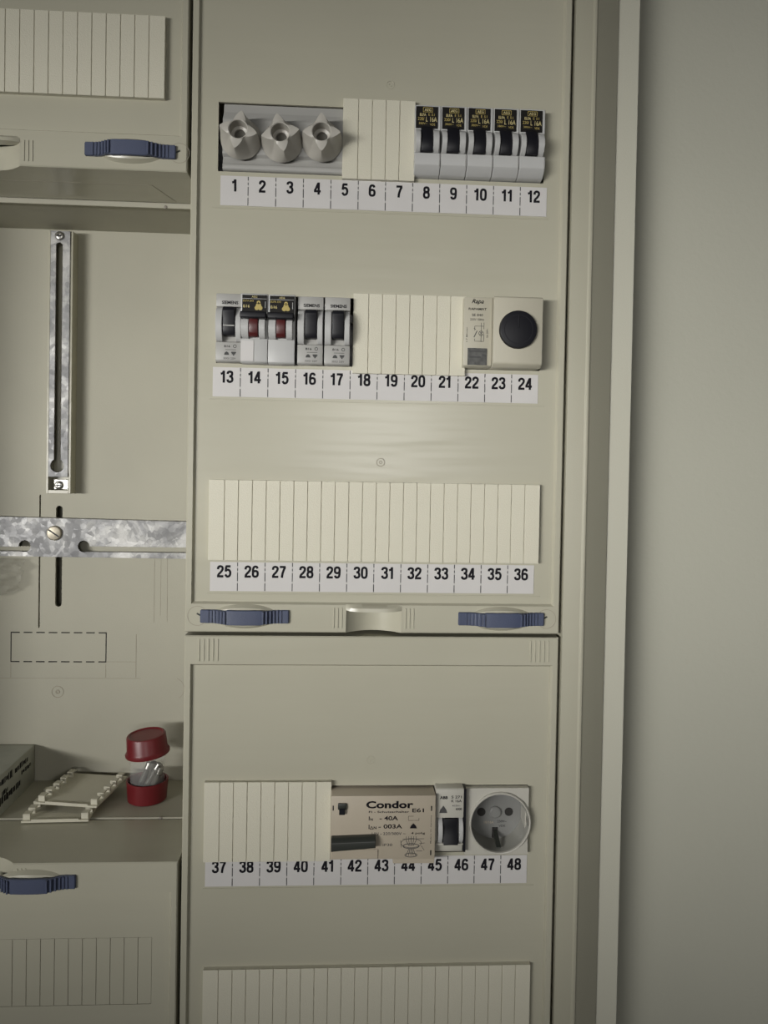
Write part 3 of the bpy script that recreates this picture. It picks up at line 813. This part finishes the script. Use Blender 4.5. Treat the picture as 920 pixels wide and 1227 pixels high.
# ------------------------------------------------------------------ socket outlet
so = thing('power_socket', 'round recessed beige power socket above numbers 46 to 48', 'socket', (82, 34, -401))
oc = (83.3, -402.2)
cutplate('face_plate', 'sock', rect(60.2, 102.4, -423.4, -379.2), [circ(oc[0], oc[1], 19.3, 48)], -4.5, 0, so, bevel=.3)
MB().box(60.4, 102.2, 18.5, 34, -423.2, -379.4).box(60.4, 61.4, 0, 18.5, -423.2, -379.4).box(101.2, 102.2, 0, 18.5, -423.2, -379.4).build('body', 'sock', so)
def ringm(name, m, prof):
    MB().rings([[(oc[0] + r * math.cos(2 * PI * k / 56), y, oc[1] + r * math.sin(2 * PI * k / 56)) for k in range(56)] for r, y in prof], closed=True).build(name, m, so)
ringm('rim', 'sock', ((20.7, -4), (20.7, -5.8), (20.1, -6.5), (19.5, -6.3), (19.2, -5.4), (19.2, -3)))
ringm('dish_wall', 'dishw', ((19.2, -5.0), (18.4, 11.5), (19.1, 11.5), (19.4, -4)))
MB().ly(oc[0], oc[1], [(19.3, 11.4), (19.3, 13.5)], 56).build('dish_floor', 'dish', so, label='grey recessed dish floor')
yd = 11.4
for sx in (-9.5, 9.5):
    MB().ly(oc[0] + sx, oc[1], [(2.9, yd), (2.9, yd - .15)], 24).build('pin_hole_shade', 'dark', so)  # dark disc on the floor painting the shade inside a hole
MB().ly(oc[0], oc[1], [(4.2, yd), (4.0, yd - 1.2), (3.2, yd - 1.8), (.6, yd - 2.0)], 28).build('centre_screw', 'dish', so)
MB().box(oc[0] - 1.9, oc[0] + 1.9, yd - .6, yd + .2, oc[1] - 17.6, oc[1] - 10.6).build('earth_slot_shade', 'dark', so)  # dark box on the floor painting the shade of the slot
for s in (-1, 1):
    MB().px([(yd - .4, oc[1] + s * 13), (yd - 14, oc[1] + s * 18.2), (yd - 14.4, oc[1] + s * 17.4), (yd - 1.0, oc[1] + s * 12.2)], oc[0] - 1.6, oc[0] + 1.6).build('earth_clip', 'lever' if s < 0 else 'dish', so, bevel=.2)
text('lettering', '10/16A', oc[0] - 7.5, oc[0] - .8, oc[1] - 8.0, oc[1] - 6.2, yd, 'rcd', so, bold=.1)
text('lettering', '250V~', oc[0] + 1.6, oc[0] + 8.0, oc[1] - 7.4, oc[1] - 5.8, yd, 'tick', so, bold=.15)
text('lettering', 'VDE', oc[0] + 2.6, oc[0] + 7.2, oc[1] - 10.4, oc[1] - 9.0, yd, 'tick', so, bold=.1)

# ------------------------------------------------------------------ open bay: vertical bracket
br = thing('slotted_bracket', 'tall vertical zinc bracket with long keyhole slot, screwed to back plate', 'bracket', (-248, 127, -193))
q = MB(); q.box(-258.6, -256.9, 115, 127, -193.4, 13.4); q.box(-241.2, -239.6, 115, 127, -193.4, 13.4); q.box(-256.9, -241.2, 115, 127, -193.4, -190.6); q.box(-256.9, -241.2, 115, 127, 12.4, 13.4)
q.box(-256.9, -241.2, 125, 127, -190.6, 12.4)
q.build('bracket_housing', 'cover', br, bevel=.25, label='cream plastic housing')
kz, kx, kr, sw = -171.3, -249.8, 5.2, 2.5
a_ = math.acos(sw / kr)
key = [(kx + kr * math.cos(a_ + (-(2 * PI - 2 * (PI / 2 - a_)) * k / 28) + 0), kz + kr * math.sin(a_ + (-(2 * PI - 2 * (PI / 2 - a_)) * k / 28))) for k in range(29)]
key = [(kx + sw, 4.0 - sw)] + key + [(kx - sw, 4.0 - sw)] + [(kx - sw * math.cos(PI * k / 8), 4.0 - sw + sw * math.sin(PI * k / 8)) for k in range(1, 8)]
cutplate('zinc_strip', 'zinc', rect(-256.6, -241.5, -180.2, 13.0), [key], 114, 115.4, br, bevel=.2)
MB().box(-253.6, -242.4, 118, 120, -190.2, -182.2).build('mounting_tab', 'steel', br, bevel=.3, label='bright mounting tab')
for z, y in ((9.0, 114.0), (-186.8, 118.0)):
    s = MB().ly(-249.6, z, [(3.4, y), (3.4, y - .9), (2.6, y - 1.5), (1.6, y - 1.6), (1.3, y - .8)], 22).build('screw', 'steel', br)
    MB().box(-251.6, -247.6, y - 1.75, y - 1.3, z - .4, z + .4).build('screw_slot', 'black', s)

# ------------------------------------------------------------------ open bay: horizontal rail
ra = thing('mounting_bar', 'galvanised horizontal bar with keyhole slots across the open bay', 'rail', (-252, 118, -244))
za, zb_ = -243.9, -213.0
def keyhole(cx, cz, r, x_end, zt, zb):
    s = 1 if x_end > cx else -1
    t0, t1 = math.asin((zt - cz) / r), math.asin((zb - cz) / r)
    n = 24; pts = []
    span = 2 * PI - (t0 - t1)
    for k in range(n + 1):
        a = t0 + span * k / n
        pts.append((cx + s * r * math.cos(a), cz + r * math.sin(a)))
    return pts + [(x_end, zb), (x_end, zt)]
cutplate('bar_face', 'zinc', [(-374, -243.4), (-127, -244.4), (-127, -214.8), (-374, -211.4)],
         [keyhole(-229.6, -235.3, 4.6, -131, -235.2, -239.6), keyhole(-275.6, -235.6, 4.6, -368, -236.2, -239.8)], 117.4, 119, ra, bevel=.2)
MB().rings([[(x, 119, z), (x, 127, z), (x, 127, z + 1.4), (x, 119, z + 1.4)] for x, z in ((-374, -243.4), (-127, -244.4))]).build('bar_edge', 'zinc', ra)
MB().rings([[(x, 119, z), (x, 127, z), (x, 127, z + 1.4), (x, 119, z + 1.4)] for x, z in ((-374, -212.8), (-127, -216.2))]).build('bar_edge', 'zinc', ra)
s = MB().ly(-252.4, -224.9, [(5.8, 117.4), (5.8, 116.0), (5.2, 115.3), (4.9, 115.2)], 32).build('slotted_screw', 'brass', ra, label='dull slotted screw')
MB().line(-256.4, -222.2, -248.4, -227.6, 1.1, 115.25, .15).build('screw_slot', 'black', s)

# plastic bag corner
q = MB(); V = []
nx, nz = 22, 18
for i in range(nx + 1):
    row = []
    for j in range(nz + 1):
        x = -345 + 68 * i / nx; z = -246 - 32 * j / nz
        x -= 5 * (j / nz) ** 2 * (i / nx); z += 6 * (i / nx) ** 3 * (j / nz)
        y = 119.5 + 2.6 * math.sin(i * .9 + j * .8) + 2.2 * math.sin(i * .45 - j * 1.2) + random.uniform(-.8, .8)
        row.append(q.v((x, y, z)))
    V.append(row)
for i in range(nx):
    for j in range(nz): q.f([V[i][j], V[i + 1][j], V[i + 1][j + 1], V[i][j + 1]])
tag(q.build('plastic_bag', 'film', org=(-310, 122, -278), ang=60), 'crumpled clear plastic bag under the zinc bar at the left edge', 'bag')

# ------------------------------------------------------------------ shelf items
bx = thing('carton', 'small grey carton with black print at the left end of the shelf', 'box', (-300, 92, -427))
MB().box(-332, -269.4, 58.5, 125.5, -426.9, -397.0).build('box_body', 'card', bx, bevel=.5, seg=2)
q = MB()
random.seed(3)
X = -269.4 + .06
def blk(y0, y1, z0, z1, sk=0.): q.rings([[(x, y0, z0), (x, y1, z0 + sk), (x, y1, z1 + sk), (x, y0, z1)] for x in (X - .06, X + .03)])
for z, y0, y1, hh in ((-403.2, 60, 84, 2.6), (-403.6, 88, 112, 2.2), (-412.0, 66, 76, 1.6), (-416.5, 60, 98, 3.0), (-409.5, 100, 118, 1.4)):
    yv = y0
    while yv < y1:
        w = random.uniform(1.2, 4.2); h2 = hh * random.uniform(.6, 1.1)
        blk(yv, min(yv + w, y1), z - h2 + random.uniform(-.5, .5), z + h2, random.uniform(-.6, .6)); yv += w + random.uniform(.3, 1.4)
q.build('printed_block', 'ink', bx)
q = MB(); q.box(-331, -270, 60, 124, -397.02, -396.9); q.build('lid_flap', 'card', bx)

def clip_plate(label, cx, cy, z, ang, tilt):
    t = thing('spare_blank_plate', label, 'blanking plate', (0, 0, 0), 'spare blanking plates lying on the shelf')
    t.location = wv(cx, cy, z)
    t.rotation_euler = (math.radians(tilt), 0, math.radians(ang))
    W, D = 47., 52.
    MB().box(-W / 2, W / 2, -D / 2, D / 2, 0, 1.4).build('plate', 'blank', t, bevel=.3)
    for k in range(1, 5):
        pass
    for sx in (-1, 1):
        for k in range(5):
            yc = -D / 2 + 5.2 + k * (D - 10.4) / 4
            q = MB(); x = sx * (W / 2 - 3.2)
            q.box(x - 2.6, x + 2.6, yc - 3.4, yc - 1.9, 1.3, 5.4)
            q.box(x - 2.6, x + 2.6, yc - 3.4, yc + 2.6, 4.6, 5.7)
            q.build('hook', 'blank', t, bevel=.3)
    MB().box(-W / 2 + 7, W / 2 - 7, -D / 2, -D / 2 + 1, 1.3, 2.4).build('lip', 'blank', t, bevel=.2)
    return t
clip_plate('spare cream blanking plate lying flat on the shelf, underneath the other', -227.6, 79, -426.9, 2, 0)
clip_plate('spare cream blanking plate resting tilted on top of the other', -219.5, 92.5, -420.6, -9, 1.5)

# red-capped jar with small glass fuses
jx, jy, jz = -171.0, 91.5, -426.9
jar = thing('fuse_jar', 'small clear jar with red base and red lid standing on the shelf', 'jar', (jx, jy, jz))
jar.rotation_euler = (0, 0, 0)
MB().lz(jx, jy, [(13.6, jz), (14.6, jz + .8), (15.6, jz + 15.6), (15.0, jz + 15.8), (14.2, jz + 15.4), (13.4, jz + 2), (.5, jz + 2)], 48).build('base_cup', 'redcap', jar, label='red base cup')
MB().rings([[(jx + r * math.cos(2 * PI * k / 40), jy + r * math.sin(2 * PI * k / 40), z) for k in range(40)] for r, z in ((13.2, jz + 2.2), (13.2, jz + 38), (12.7, jz + 38), (12.7, jz + 2.2))], closed=True).build('clear_tube', 'clear', jar)
q = MB(); q.T = Matrix.Translation((jx, jy, jz + 35.5)) @ Matrix.Rotation(math.radians(-5), 4, 'Y') @ Matrix.Rotation(math.radians(3), 4, 'X')
q.rings([[(r * math.cos(2 * PI * k / 48), r * math.sin(2 * PI * k / 48), z) for k in range(48)] for r, z in
         ((13.4, 1.2), (15.6, .2), (16.6, .4), (16.7, 1.6), (15.8, 2.8), (15.2, 4), (14.6, 14.2), (14.0, 15.2), (12.8, 15.4), (12.0, 14.6), (.5, 14.6))])
q.build('lid', 'redcap', jar, label='red flared lid')
random.seed(5)
for k, (dx, dy, ax, ay, lab) in enumerate((( -2.5, -6, 30, 6, 'tallest silver-capped glass fuse inside the jar'), (3.6, -5, 24, -4, 'silver-capped glass fuse leaning right inside the jar'),
                                      (-6.0, -2, 22, 8, 'glass fuse at the left inside the jar'), (1, 4, 14, -10, 'glass fuse at the back inside the jar'))):
    L = 27 + (k == 0) * 3
    t = thing('glass_fuse', lab, 'fuse', (0, 0, 0), 'small fuses inside the jar')
    t.location = wv(jx + dx - 2.5, jy + dy, jz + 2.9)
    t.rotation_euler = (math.radians(-ay), math.radians(ax), 0)
    MB().lz(0, 0, [(2.2, 4), (2.2, L - 4)], 18).build('glass_body', 'glass', t)
    for a, b in ((0, 5.5), (L - 5.5, L)):
        MB().lz(0, 0, [(2.3, a), (2.6, a + .4), (2.6, b - .4), (2.3, b)], 18).build('end_cap', 'steel', t)
